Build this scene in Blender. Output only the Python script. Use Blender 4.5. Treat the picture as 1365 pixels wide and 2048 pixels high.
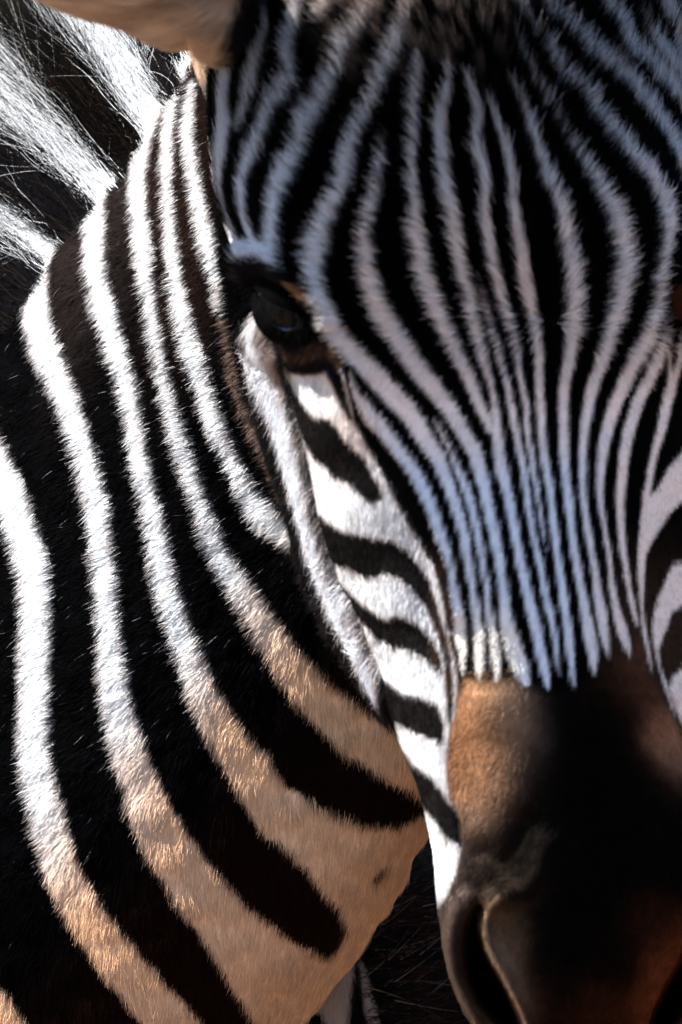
import bpy, bmesh, math, random
import numpy as np
from mathutils import Vector, Matrix
from mathutils.bvhtree import BVHTree

random.seed(7); rng = np.random.default_rng(11)
scene = bpy.context.scene
for o in list(bpy.data.objects): bpy.data.objects.remove(o)

# ------------------------------------------------------------------ camera, sky, sun, exposure
D = 3.0                       # camera distance to the face
S = 0.00025                   # metres per photo pixel at the face
PITCH = math.radians(14)      # the photographer looks slightly down at the animal
ORG = Vector((0.0, 0.0, 1.18))
RX = Matrix.Rotation(-PITCH, 3, 'X')
EXPOSURE = 2.2
SUN_ZF = Vector((-0.66, -0.15, 0.74)).normalized()   # direction to the sun, in the animal's frame

cam_data = bpy.data.cameras.new('camera'); cam = bpy.data.objects.new('camera', cam_data)
scene.collection.objects.link(cam); scene.camera = cam
cam_data.sensor_fit = 'VERTICAL'; cam_data.sensor_height = 36.0
cam_data.lens = 36.0 * D / (2048 * S)
cam_data.clip_start = 0.1; cam_data.clip_end = 3000
cam.location = ORG + RX @ Vector((0, -D, 0))
cam.rotation_euler = (math.pi/2 - PITCH, 0, 0)
cam_data.dof.use_dof = True; cam_data.dof.focus_distance = D + 0.185; cam_data.dof.aperture_fstop = 6.7

sun_dir = (RX @ SUN_ZF).normalized()
elev = math.asin(sun_dir.z); azim = math.atan2(sun_dir.x, sun_dir.y)
world = bpy.data.worlds.new('World'); scene.world = world; world.use_nodes = True
nt = world.node_tree; nt.nodes.clear()
sky = nt.nodes.new('ShaderNodeTexSky'); sky.sky_type = 'NISHITA'; sky.sun_disc = False
sky.ozone_density = 4.0; sky.sun_elevation = elev; sky.sun_rotation = azim
bg = nt.nodes.new('ShaderNodeBackground'); bg.inputs['Strength'].default_value = 0.062
wo = nt.nodes.new('ShaderNodeOutputWorld')
nt.links.new(sky.outputs[0], bg.inputs[0]); nt.links.new(bg.outputs[0], wo.inputs[0])
sl = bpy.data.lights.new('sun', 'SUN'); sl.energy = 5.0; sl.angle = math.radians(0.5); sl.color = (1.0, 0.95, 0.88)
so = bpy.data.objects.new('sun', sl); scene.collection.objects.link(so)
so.rotation_euler = sun_dir.to_track_quat('Z', 'Y').to_euler(); so.location = (-3, 0, 5)
vs = scene.view_settings; vs.view_transform = 'Standard'; vs.look = 'None'; vs.exposure = EXPOSURE; vs.gamma = 1
try:
    scene.cycles_curves.shape = 'THICK'; scene.cycles_curves.subdivisions = 2
except Exception: pass
scene.cycles.max_bounces = 6; scene.cycles.diffuse_bounces = 4

# ------------------------------------------------------------------ helpers
def P(u, v, y):
    """a traced point (u, v) of the coat, set at its real depth y, in metres in the animal's frame"""
    k = S * (D + y) / D
    return np.stack([(np.asarray(u, float) - 682.5) * k, np.asarray(y, float) + 0*np.asarray(u, float), (1024 - np.asarray(v, float)) * k], -1)
def UV(p):
    k = S * (D + p[..., 1]) / D
    return p[..., 0] / k + 682.5, 1024 - p[..., 2] / k
def interp(t, xs, ys):                       # smooth (Catmull-Rom) interpolation of table rows
    xs = np.asarray(xs, float); ys = np.asarray(ys, float)
    m = np.gradient(ys, xs, axis=0)
    i = np.clip(np.searchsorted(xs, t) - 1, 0, len(xs) - 2)
    h = xs[i+1] - xs[i]; s = np.clip((t - xs[i]) / h, 0, 1)
    if ys.ndim > 1: h = h[..., None]; s = s[..., None]
    return (2*s**3-3*s**2+1)*ys[i] + (s**3-2*s**2+s)*h*m[i] + (-2*s**3+3*s**2)*ys[i+1] + (s**3-s**2)*h*m[i+1]
def smooth(a, b, x):
    t = np.clip((x - a) / (b - a), 0, 1); return t*t*(3-2*t)
def mat(name, base=None, rough=0.6, spec=0.3, attr=None, build=None):
    m = bpy.data.materials.new(name); m.use_nodes = True; n = m.node_tree.nodes; l = m.node_tree.links
    b = n['Principled BSDF']; b.inputs['Roughness'].default_value = rough; b.inputs['Specular IOR Level'].default_value = spec
    if base: b.inputs['Base Color'].default_value = (*base, 1)
    if attr:
        a = n.new('ShaderNodeAttribute'); a.attribute_name = attr; l.new(a.outputs['Color'], b.inputs['Base Color'])
    if build: build(n, l, b)
    return m
def ring_mesh(rings, cap=True):
    """rings: list of (N,3) arrays -> verts, faces of a closed loft"""
    R = np.array(rings); k, N, _ = R.shape
    v = R.reshape(-1, 3).tolist(); f = []
    for i in range(k-1):
        for j in range(N):
            a, b = i*N+j, i*N+(j+1) % N
            f.append((a, b, b+N, a+N))
    if cap:
        v.append(R[0].mean(0).tolist()); v.append(R[-1].mean(0).tolist()); c0, c1 = len(v)-2, len(v)-1
        for j in range(N):
            f.append((j, c0, (j+1) % N)); f.append(((k-1)*N+(j+1) % N, c1, (k-1)*N+j))
    return v, f
def capsule(pts, rad, n=24, sub=10):
    """tapered tube through pts (m) with radii"""
    pts = np.array(pts, float); t = np.arange(len(pts)); tt = np.linspace(0, len(pts)-1, (len(pts)-1)*sub+1)
    c = interp(tt, t, pts); r = interp(tt, t, np.array(rad, float))
    d = np.gradient(c, axis=0); d /= np.linalg.norm(d, axis=1)[:, None]
    up = np.array([0.3, 1.0, 0.2]); rings = []
    for i in range(len(c)):
        a = np.cross(d[i], up); a /= np.linalg.norm(a); b = np.cross(d[i], a)
        ph = np.linspace(0, 2*math.pi, n, endpoint=False)[:, None]
        rings.append(c[i] + r[i]*(np.cos(ph)*a + np.sin(ph)*b))
    e0 = [c[0] - d[0]*r[0]*s + (q - c[0])*math.sqrt(max(0, 1-s*s)) for s in (0.95, 0.7, 0.4) for q in [rings[0]]]
    e1 = [c[-1] + d[-1]*r[-1]*s + (q - c[-1])*math.sqrt(max(0, 1-s*s)) for s in (0.4, 0.7, 0.95) for q in [rings[-1]]]
    return ring_mesh(e0 + rings + e1)

# ------------------------------------------------------------------ coat pattern: stripes traced in centre line + width
U0, V0, G = -260, -260, 2.0
GW, GH = 960, 1300
gu = U0 + G*np.arange(GW); gv = V0 + G*np.arange(GH)
def new_field(): return np.full((GH, GW), 60.0)
def window(u0, u1, v0, v1, pad=62):
    i0 = max(0, int((u0-pad-U0)/G)); i1 = min(GW, int((u1+pad-U0)/G)+1)
    j0 = max(0, int((v0-pad-V0)/G)); j1 = min(GH, int((v1+pad-V0)/G)+1)
    return i0, i1, j0, j1
def stroke(F, pts, wk=1.0):
    p = np.array(pts, float); t = np.arange(len(p)); tt = np.linspace(0, len(p)-1, (len(p)-1)*5+1)
    q = interp(tt, t, p) if len(p) > 2 else np.array([p[0]+(p[1]-p[0])*s for s in np.linspace(0, 1, 6)])
    for a, b in zip(q[:-1], q[1:]):
        i0, i1, j0, j1 = window(min(a[0], b[0]), max(a[0], b[0]), min(a[1], b[1]), max(a[1], b[1]), 55)
        if i1 <= i0 or j1 <= j0: continue
        X = gu[None, i0:i1]; Y = gv[j0:j1, None]
        dx, dy = b[0]-a[0], b[1]-a[1]; L = dx*dx+dy*dy+1e-9
        s = np.clip(((X-a[0])*dx+(Y-a[1])*dy)/L, 0, 1)
        d = np.hypot(X-a[0]-s*dx, Y-a[1]-s*dy) - 0.5*wk*(a[2]+s*(b[2]-a[2]))
        F[j0:j1, i0:i1] = np.minimum(F[j0:j1, i0:i1], d)
def poly_sd(pts):
    p = np.array(pts, float); F = np.full((GH, GW), 60.0); ins = np.zeros((GH, GW), bool)
    X, Y = np.broadcast_arrays(gu[None, :], gv[:, None])
    i0, i1, j0, j1 = window(p[:, 0].min(), p[:, 0].max(), p[:, 1].min(), p[:, 1].max())
    X = X[j0:j1, i0:i1]; Y = Y[j0:j1, i0:i1]; d = np.full(X.shape, 1e9); n = np.zeros(X.shape, bool)
    for a, b in zip(p, np.roll(p, -1, 0)):
        dx, dy = b-a; L = dx*dx+dy*dy+1e-9
        s = np.clip(((X-a[0])*dx+(Y-a[1])*dy)/L, 0, 1)
        d = np.minimum(d, np.hypot(X-a[0]-s*dx, Y-a[1]-s*dy))
        if dy != 0: n ^= ((a[1] > Y) != (b[1] > Y)) & (X < dx*(Y-a[1])/dy + a[0])
    F[j0:j1, i0:i1] = np.minimum(60, np.where(n, -d, d)); return F
def sample(F, u, v):
    x = np.clip((u-U0)/G, 0, GW-1.001); y = np.clip((v-V0)/G, 0, GH-1.001)
    i = x.astype(int); j = y.astype(int); fx = x-i; fy = y-j
    if F.ndim == 3: fx = fx[:, None]; fy = fy[:, None]
    return (F[j, i]*(1-fx)+F[j, i+1]*fx)*(1-fy) + (F[j+1, i]*(1-fx)+F[j+1, i+1]*fx)*fy
def value_noise(u, v, scale, seed):
    r = np.random.default_rng(seed).random((64, 64)); x = (u/scale) % 63; y = (v/scale) % 63
    i = x.astype(int); j = y.astype(int); fx = x-i; fy = y-j; fx = fx*fx*(3-2*fx); fy = fy*fy*(3-2*fy)
    i2 = (i+1) % 64; j2 = (j+1) % 64
    return (r[j, i]*(1-fx)+r[j, i2]*fx)*(1-fy)+(r[j2, i]*(1-fx)+r[j2, i2]*fx)*fy

face_strokes = [
 [(490,-40,14),(488,12,12),(473,59,22),(471,103,28),(468,154,28),(462,205,30),(463,256,36),(455,308,34),(453,359,24),(458,398,15),(470,441,12),(478,474,20),(482,500,24)],
 [(530,-40,30),(525,13,28),(509,46,20),(491,85,18),(478,115,14)],
 [(550,0,8),(545,38,14),(545,77,20),(530,120,26),(519,159,28),(509,200,26),(505,228,18),(486,262,20)],
 [(620,-60,26),(609,13,24),(599,59,26),(589,110,30),(594,159,26),(571,195,32),(545,238,28),(535,269,28),(517,308,34),(501,354,26),(496,392,24),(501,436,20),(512,474,22),(515,495,28)],
 [(790,-40,20),(748,20,26),(715,70,28),(696,90,30),(681,141,28),(658,185,32),(630,231,40),(612,277,32),(601,308,34),(578,351,42),(563,390,34),(558,436,32),(553,474,36),(548,505,34)],
 [(690,-40,16),(672,5,26),(655,30,22),(640,52,10)],
 [(850,-60,20),(812,40,28),(791,103,34),(775,141,32),(755,185,28),(735,226,26),(717,264,32),(701,308,38),(694,354,40),(678,392,36),(658,431,38),(643,469,44),(638,500,48),(632,555,44),(643,594,40),(656,622,40),(668,648,40),(702,696,42),(724,719,46),(757,753,48),(786,788,46),(819,824,42),(848,872,38),(873,910,34),(891,949,30),(909,1000,26),(928,1064,24),(938,1128,20),(946,1179,17),(954,1231,20),(959,1282,26),(959,1333,20),(960,1359,6)],
 [(772,262,5),(769,290,12),(763,333,18),(755,385,24),(743,431,27),(735,474,32),(741,526,34),(750,577,42),(766,622,44),(796,667,44),(825,713,42),(855,756,42),(878,787,38),(902,821,34),(925,859,32),(950,903,32),(963,949,30),(973,987,28),(979,1021,25),(992,1077,25),(1003,1141,22),(1008,1192,24),(1014,1244,30),(1026,1290,38),(1041,1333,36),(1053,1362,24)],
 [(868,838,6),(884,864,12),(904,905,12),(919,944,18),(935,982,20),(944,1015,20),(956,1064,18),(964,1115,16),(972,1159,15),(977,1205,15),(982,1244,18),(990,1282,24),(994,1328,22),(996,1359,8)],
 [(700,742,6),(706,765,12),(716,788,20),(739,824,30),(770,863,30),(796,899,28),(827,940,28),(847,978,28),(863,1014,25),(878,1060,24),(887,1085,24),(895,1108,20),(903,1144,16),(910,1185,20),(918,1231,26),(923,1277,26),(926,1308,18),(926,1346,6)],
 [(683,735,6),(693,775,10),(703,812,8),(709,838,5)],
 [(843,115,14),(837,167,24),(830,218,24),(830,269,22),(827,308,22),(827,359,24),(835,410,28),(836,462,34),(848,515,40),(855,556,40),(866,587,40),(884,628,38),(899,664,34),(919,705,30),(940,751,30),(955,795,26),(973,838,22),(983,858,20)],
 [(899,144,16),(894,190,24),(881,231,30),(884,282,34),(889,333,34),(894,372,36),(904,410,34),(912,456,36),(919,487,34),(921,513,32),(930,546,30),(943,587,28),(950,628,28),(960,669,26),(968,705,24),(981,751,18),(989,795,16),(994,846,22),(996,879,26),(1004,936,28),(1017,987,23),(1023,1021,22),(1033,1077,22),(1046,1141,22),(1059,1200,24),(1072,1251,26),(1082,1303,24),(1092,1346,20),(1097,1374,12)],
 [(930,150,10),(945,192,24),(955,238,24),(953,295,28),(966,341,32),(971,385,26),(971,436,26),(978,474,28),(984,515,28),(996,559,28),(1007,597,26),(1025,644,20),(1037,687,18),(1040,731,16),(1045,769,16),(1053,808,16),(1055,859,14),(1064,910,16),(1071,962,14),(1078,1000,12),(1087,1064,9),(1094,1103,5)],
 [(961,551,8),(973,603,12),(986,649,15),(999,692,16),(1009,736,16),(1019,782,16),(1027,833,18),(1037,885,17),(1048,936,18),(1055,987,18),(1059,1021,16),(1069,1077,16),(1082,1133,16),(1092,1192,18),(1105,1244,16),(1113,1295,14),(1118,1345,8)],
 [(975,200,10),(986,236,18),(999,269,20),(1014,321,25),(1022,367,24),(1027,410,24),(1033,462,28),(1043,513,30),(1050,559,31),(1061,603,29),(1071,644,24),(1078,685,22),(1079,744,22),(1081,795,20),(1083,830,20),(1085,870,20),(1089,910,20),(1100,974,18),(1104,1013,18),(1110,1064,18),(1116,1115,18),(1124,1167,20),(1131,1218,20),(1138,1269,22),(1143,1321,18),(1148,1372,8)],
 [(1010,160,8),(1033,200,16),(1048,231,18),(1061,269,25),(1073,308,22),(1087,346,30),(1106,385,30),(1121,436,33),(1127,487,34),(1134,515,38),(1142,564,38),(1143,615,36),(1141,667,32),(1136,718,28),(1129,769,26),(1127,833,24),(1128,885,22),(1133,962,22),(1141,1026,20),(1148,1090,20),(1159,1154,20),(1169,1210,22),(1179,1264,28),(1186,1308,24),(1189,1343,12)],
 [(1020,40,6),(1028,77,9),(1036,113,10),(1051,133,12),(1064,164,14),(1084,197,16),(1105,231,12),(1115,256,10),(1136,287,16),(1159,321,20),(1182,359,28),(1205,397,34),(1225,436,38),(1237,487,42),(1242,520,44),(1241,551,46),(1233,597,40),(1220,644,34),(1210,685,32),(1197,731,30),(1184,777,28),(1174,828,24),(1167,885,20),(1166,974,17),(1171,1026,17),(1179,1077,18),(1189,1133,18),(1197,1190,22),(1205,1236,26),(1211,1277,20),(1218,1315,8)],
 [(1010,-40,14),(1030,13,18),(1053,51,12),(1079,85,14),(1100,123,22),(1123,154,24),(1148,174,22),(1171,200,26),(1194,238,28),(1228,277,30),(1259,315,34),(1292,354,36),(1312,385,38),(1324,423,40),(1328,462,36),(1323,495,30),(1319,515,28),(1312,564,26),(1309,603,27),(1300,641,32),(1284,687,36),(1261,731,34),(1243,777,32),(1228,815,30),(1215,859,28),(1205,910,24),(1200,974,18),(1203,1013,15),(1211,1064,14),(1219,1115,13),(1224,1167,16),(1233,1218,20),(1246,1264,24),(1256,1295,18),(1261,1315,6)],
 [(1060,-30,16),(1084,15,20),(1118,46,20),(1146,74,24),(1174,108,28),(1210,136,28),(1246,164,30),(1274,200,34),(1305,241,34),(1330,272,32),(1351,315,32),(1371,359,32),(1395,420,34),(1410,500,36)],
 [(1185,-40,26),(1200,8,26),(1218,31,26),(1233,62,26),(1243,92,30),(1266,115,34),(1289,133,30),(1310,159,36),(1333,185,36),(1359,213,36),(1400,260,36)],
 [(1262,20,6),(1277,58,14),(1294,77,24),(1307,103,30),(1330,133,36),(1356,154,40),(1400,190,40)],
 [(1300,-40,30),(1318,13,34),(1325,38,32),(1338,59,24),(1343,85,22),(1351,115,28),(1370,140,30)],
 [(1323,654,8),(1315,705,26),(1297,756,30),(1279,795,28),(1266,833,28),(1253,885,26),(1246,936,24),(1241,987,22),(1241,1020,20),(1244,1077,18),(1251,1128,16),(1259,1179,14),(1269,1226,14),(1276,1251,8)],
 [(1328,628,8),(1330,679,10),(1336,726,12),(1341,769,24),(1333,808,26),(1323,859,22),(1308,910,18),(1298,962,18),(1292,995,20)],
 [(1362,660,14),(1359,700,18),(1350,740,18),(1344,775,18)],
 [(560,545,8),(556,520,18)],
]
brow_patch = [(474,478),(500,485),(530,482),(566,480),(567,530),(572,552),(552,548),(543,530),(520,522),(495,522),(480,532),(474,505)]
cheek = [(568,727),(580,738),(610,745),(640,742),(655,735),(666,765),(680,800),(694,826),(703,838),(714,845),(739,896),(765,940),(791,991),(816,1042),(847,1094),(872,1133),(887,1185),(895,1231),(903,1282),(915,1331),(917,1380),(913,1431),(906,1440),(900,1487),(897,1540),(903,1590),(922,1630),(929,1690),(919,1730),(908,1765),(896,1795),(875,1815),(850,1780),(830,1690),(820,1610),(810,1530),(790,1460),(785,1420),(760,1350),(745,1310),(725,1260),(700,1200),(675,1160),(655,1100),(635,1030),(625,980),(610,900),(593,840),(578,760)]
cheek_black = [
 [(562,700),(575,753),(588,783),(611,814),(629,835),(655,837),(673,855),(688,881),(714,904),(732,922),(742,950),(760,970),(763,994),(748,1004),(724,986),(698,963),(673,953),(657,935),(634,917),(609,876),(593,835),(578,799)],
 [(634,1024),(662,1050),(683,1060),(714,1070),(745,1076),(786,1083),(816,1101),(833,1126),(854,1154),(869,1195),(882,1246),(896,1282),(903,1333),(907,1390),(902,1440),(898,1400),(894,1346),(889,1303),(878,1264),(858,1218),(826,1177),(800,1156),(773,1146),(733,1151),(708,1139),(683,1129),(660,1120),(645,1073)],
 [(683,1169),(713,1199),(738,1219),(773,1239),(793,1231),(823,1241),(848,1259),(868,1284),(880,1314),(884,1344),(878,1340),(853,1316),(813,1296),(793,1296),(758,1276),(738,1254),(713,1224),(690,1194)],
 [(755,1350),(803,1389),(848,1396),(873,1409),(885,1439),(885,1474),(878,1483),(833,1464),(803,1449),(785,1439),(770,1409)],
 [(808,1500),(825,1530),(863,1556),(898,1601),(923,1636),(929,1666),(923,1691),(898,1676),(873,1641),(853,1618),(836,1586),(815,1540)]]
fringe = [(513,575),(508,600),(504,640),(500,700),(512,760),(528,800),(547,850),(562,900),(578,960),(594,1010),(610,1060),(622,1120),(644,1190),(674,1250),(710,1310),(738,1370),(770,1410),(762,1350),(744,1310),(724,1260),(699,1200),(674,1160),(654,1100),(634,1030),(624,980),(609,900),(592,840),(574,760),(562,720),(545,680),(530,640),(518,590)]
right_white = [
 [(1390,880),(1365,900),(1335,936),(1310,982),(1285,1000),(1282,1013),(1274,1090),(1274,1154),(1279,1218),(1284,1269),(1294,1321),(1307,1355),(1303,1300),(1294,1256),(1289,1218),(1291,1167),(1294,1110),(1310,1077),(1343,1026),(1365,1005),(1400,985)],
 [(1400,1110),(1365,1123),(1346,1126),(1333,1149),(1323,1174),(1310,1205),(1302,1244),(1305,1290),(1314,1328),(1326,1372),(1344,1423),(1352,1446),(1348,1410),(1336,1364),(1323,1333),(1320,1300),(1328,1274),(1338,1251),(1346,1226),(1365,1213),(1400,1200)],
 [(1400,1315),(1365,1331),(1346,1349),(1336,1369),(1341,1400),(1351,1423),(1360,1446),(1375,1475),(1400,1480)]]
F_face = new_field()
for s in face_strokes: stroke(F_face, s)
F_face = np.minimum(F_face, poly_sd(brow_patch))
CH = poly_sd(cheek); CHP = CH.copy()
for k in cheek_black: CH = np.maximum(CH, -poly_sd(k))
F_face = np.minimum(F_face, CH)
for k in right_white: F_face = np.minimum(F_face, poly_sd(k))
F_fringe = poly_sd(fringe); F_face = np.minimum(F_face, F_fringe)

neck_strokes = [
 [(418,135,8),(430,165,24),(445,215,24),(452,250,16),(450,290,8)],
 [(388,165,10),(382,195,16),(380,225,22),(377,270,26),(385,325,26),(395,380,28),(405,430,32),(415,480,34),(425,527,28),(435,567,20),(440,602,14),(446,630,6)],
 [(370,140,16),(353,175,22),(345,215,24),(338,280,26),(336,350,26),(338,400,24),(343,460,24),(348,512,30),(353,560,32),(364,612,34),(378,670,36),(392,720,38),(406,765,38),(424,820,36),(447,880,34),(462,912,33),(488,970,40),(527,1030,46),(560,1062,44),(596,1082,30)],
 [(330,150,20),(300,220,52),(290,250,48),(281,320,36),(278,400,36),(284,460,38),(290,512,36),(298,580,30),(308,640,26),(320,700,24),(332,762,25),(350,830,28),(372,912,32),(392,970,32),(412,1030,34),(437,1099,38),(482,1174,50),(545,1276,60),(600,1356,72),(653,1411,84),(730,1475,94),(790,1515,88),(860,1560,80)],
 [(170,300,50),(190,345,54),(192,420,42),(192,512,45),(197,562,42),(210,612,48),(225,662,44),(240,712,40),(258,762,38),(270,830,36),(282,912,36),(295,970,36),(310,1030,40),(325,1124,46),(340,1189,46),(362,1259,48),(390,1339,54),(422,1414,62),(462,1484,74),(500,1540,84)],
 [(50,420,44),(92,470,44),(80,540,42),(77,600,50),(85,660,56),(105,720,54),(130,780,48),(155,850,46),(178,930,46),(195,1000,46),(202,1054,45),(210,1124,44),(217,1189,44),(222,1274,46),(230,1349,54),(242,1424,60),(260,1500,68),(280,1561,72),(310,1626,74)],
 [(-80,800,70),(-30,880,66),(10,960,68),(38,1034,66),(65,1114,66),(75,1200,60),(74,1300,60),(73,1400,60),(72,1480,62),(78,1540,66),(98,1626,70),(125,1736,72),(165,1815,74),(215,1890,80),(280,1970,86),(345,2050,92),(400,2110,96)],
 [(-60,1960,60),(0,2010,50),(30,2070,60),(60,2120,60)],
]
neck_polys = [
 [(450,1500),(530,1500),(550,1536),(580,1576),(625,1606),(683,1633),(733,1651),(798,1651),(880,1618),(900,1700),(850,1850),(720,2010),(640,2100),(530,2100),(510,2048),(460,1966),(400,1866),(350,1801),(280,1686),(250,1600),(315,1560),(350,1626),(410,1716),(480,1796),(550,1856),(615,1901),(650,1913),(680,1900),(693,1856),(683,1828),(610,1736),(575,1701),(530,1671),(495,1616),(460,1546)]]
F_neck = new_field()
for s in neck_strokes: stroke(F_neck, s)
for k in neck_polys: F_neck = np.minimum(F_neck, poly_sd(k))
F_dim = new_field(); stroke(F_dim, [(447,640,10),(460,692,13),(472,762,14),(490,822,20),(520,882,22),(550,942,24),(575,992,20),(590,1015,10)])
F_spot = new_field(); stroke(F_spot, [(748,1762,6),(760,1748,14),(772,1738,8)])
F_seam = new_field(); stroke(F_seam, [(700,1945,5),(660,1996,8),(620,2046,10),(590,2090,10)])
F_low = new_field()
stroke(F_low, [(700,1905,18),(690,1960,30),(668,2010,60),(640,2080,90),(620,2150,90)])
stroke(F_low, [(722,1925,6),(727,1960,12),(735,2000,17),(744,2040,20),(752,2100,22)])

muzzle_pts = [  # muzzle skin and velvet colours, ground-bounce red painted in at lower right (u, v, rgb albedo)
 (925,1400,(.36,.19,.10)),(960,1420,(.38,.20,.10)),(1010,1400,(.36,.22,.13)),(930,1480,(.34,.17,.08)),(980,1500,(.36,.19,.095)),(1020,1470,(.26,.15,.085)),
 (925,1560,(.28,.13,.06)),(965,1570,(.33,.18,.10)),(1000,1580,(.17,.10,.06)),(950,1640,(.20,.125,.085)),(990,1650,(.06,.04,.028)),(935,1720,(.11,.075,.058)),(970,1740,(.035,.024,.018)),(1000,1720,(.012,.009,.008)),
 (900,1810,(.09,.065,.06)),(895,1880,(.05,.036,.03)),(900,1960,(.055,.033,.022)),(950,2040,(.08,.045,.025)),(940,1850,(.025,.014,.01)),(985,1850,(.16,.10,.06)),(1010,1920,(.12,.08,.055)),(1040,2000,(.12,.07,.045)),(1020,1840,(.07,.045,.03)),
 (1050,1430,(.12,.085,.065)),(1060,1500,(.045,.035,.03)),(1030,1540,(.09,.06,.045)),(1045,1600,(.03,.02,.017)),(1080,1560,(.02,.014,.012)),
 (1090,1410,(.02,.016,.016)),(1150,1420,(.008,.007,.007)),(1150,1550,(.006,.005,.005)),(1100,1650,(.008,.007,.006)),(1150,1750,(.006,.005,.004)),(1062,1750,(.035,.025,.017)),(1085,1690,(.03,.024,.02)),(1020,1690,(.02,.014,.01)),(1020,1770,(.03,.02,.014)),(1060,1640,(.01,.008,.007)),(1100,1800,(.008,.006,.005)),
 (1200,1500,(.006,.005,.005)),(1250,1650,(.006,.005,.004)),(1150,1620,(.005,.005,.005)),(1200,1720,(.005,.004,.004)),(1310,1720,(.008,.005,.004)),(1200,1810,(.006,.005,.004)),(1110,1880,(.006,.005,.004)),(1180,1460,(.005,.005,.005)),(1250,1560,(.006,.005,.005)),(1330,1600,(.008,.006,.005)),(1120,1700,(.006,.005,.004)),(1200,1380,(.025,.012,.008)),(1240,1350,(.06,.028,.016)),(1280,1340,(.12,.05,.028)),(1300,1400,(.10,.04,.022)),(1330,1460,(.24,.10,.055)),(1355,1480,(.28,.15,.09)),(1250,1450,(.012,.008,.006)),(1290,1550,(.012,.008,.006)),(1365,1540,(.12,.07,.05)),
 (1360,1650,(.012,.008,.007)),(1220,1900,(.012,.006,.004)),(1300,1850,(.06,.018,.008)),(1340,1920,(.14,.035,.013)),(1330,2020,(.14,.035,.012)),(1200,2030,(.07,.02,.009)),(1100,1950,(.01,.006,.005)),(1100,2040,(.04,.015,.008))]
mz_u, mz_v = np.array([m[0] for m in muzzle_pts], float), np.array([m[1] for m in muzzle_pts], float)
mz_c = np.array([m[2] for m in muzzle_pts])
muzzle_line = np.array([(700,1480),(880,1480),(900,1440),(915,1390),(935,1350),(960,1352),(996,1352),(1030,1350),(1060,1366),(1100,1372),(1150,1370),(1175,1345),(1195,1330),(1215,1300),(1235,1292),(1262,1290),(1280,1255),(1296,1330),(1330,1395),(1360,1455),(1500,1600)], float)

eye_skin = [(484,528),(500,524),(530,526),(555,536),(575,552),(602,575),(622,610),(640,650),(662,690),(682,725),(668,742),(640,738),(610,745),(580,738),(560,725),(552,700),(534,660),(524,620),(516,575),(508,570),(503,610),(494,640),(484,650),(480,590)]
F_eyeskin = poly_sd(eye_skin)
F_tan = new_field(); stroke(F_tan, [(588,572,8),(604,584,15),(618,596,15),(634,615,8),(645,632,6)])
F_under = new_field()
stroke(F_under, [(575,700,10),(600,712,22),(630,700,26),(665,705,22),(682,735,10)]); 

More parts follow.
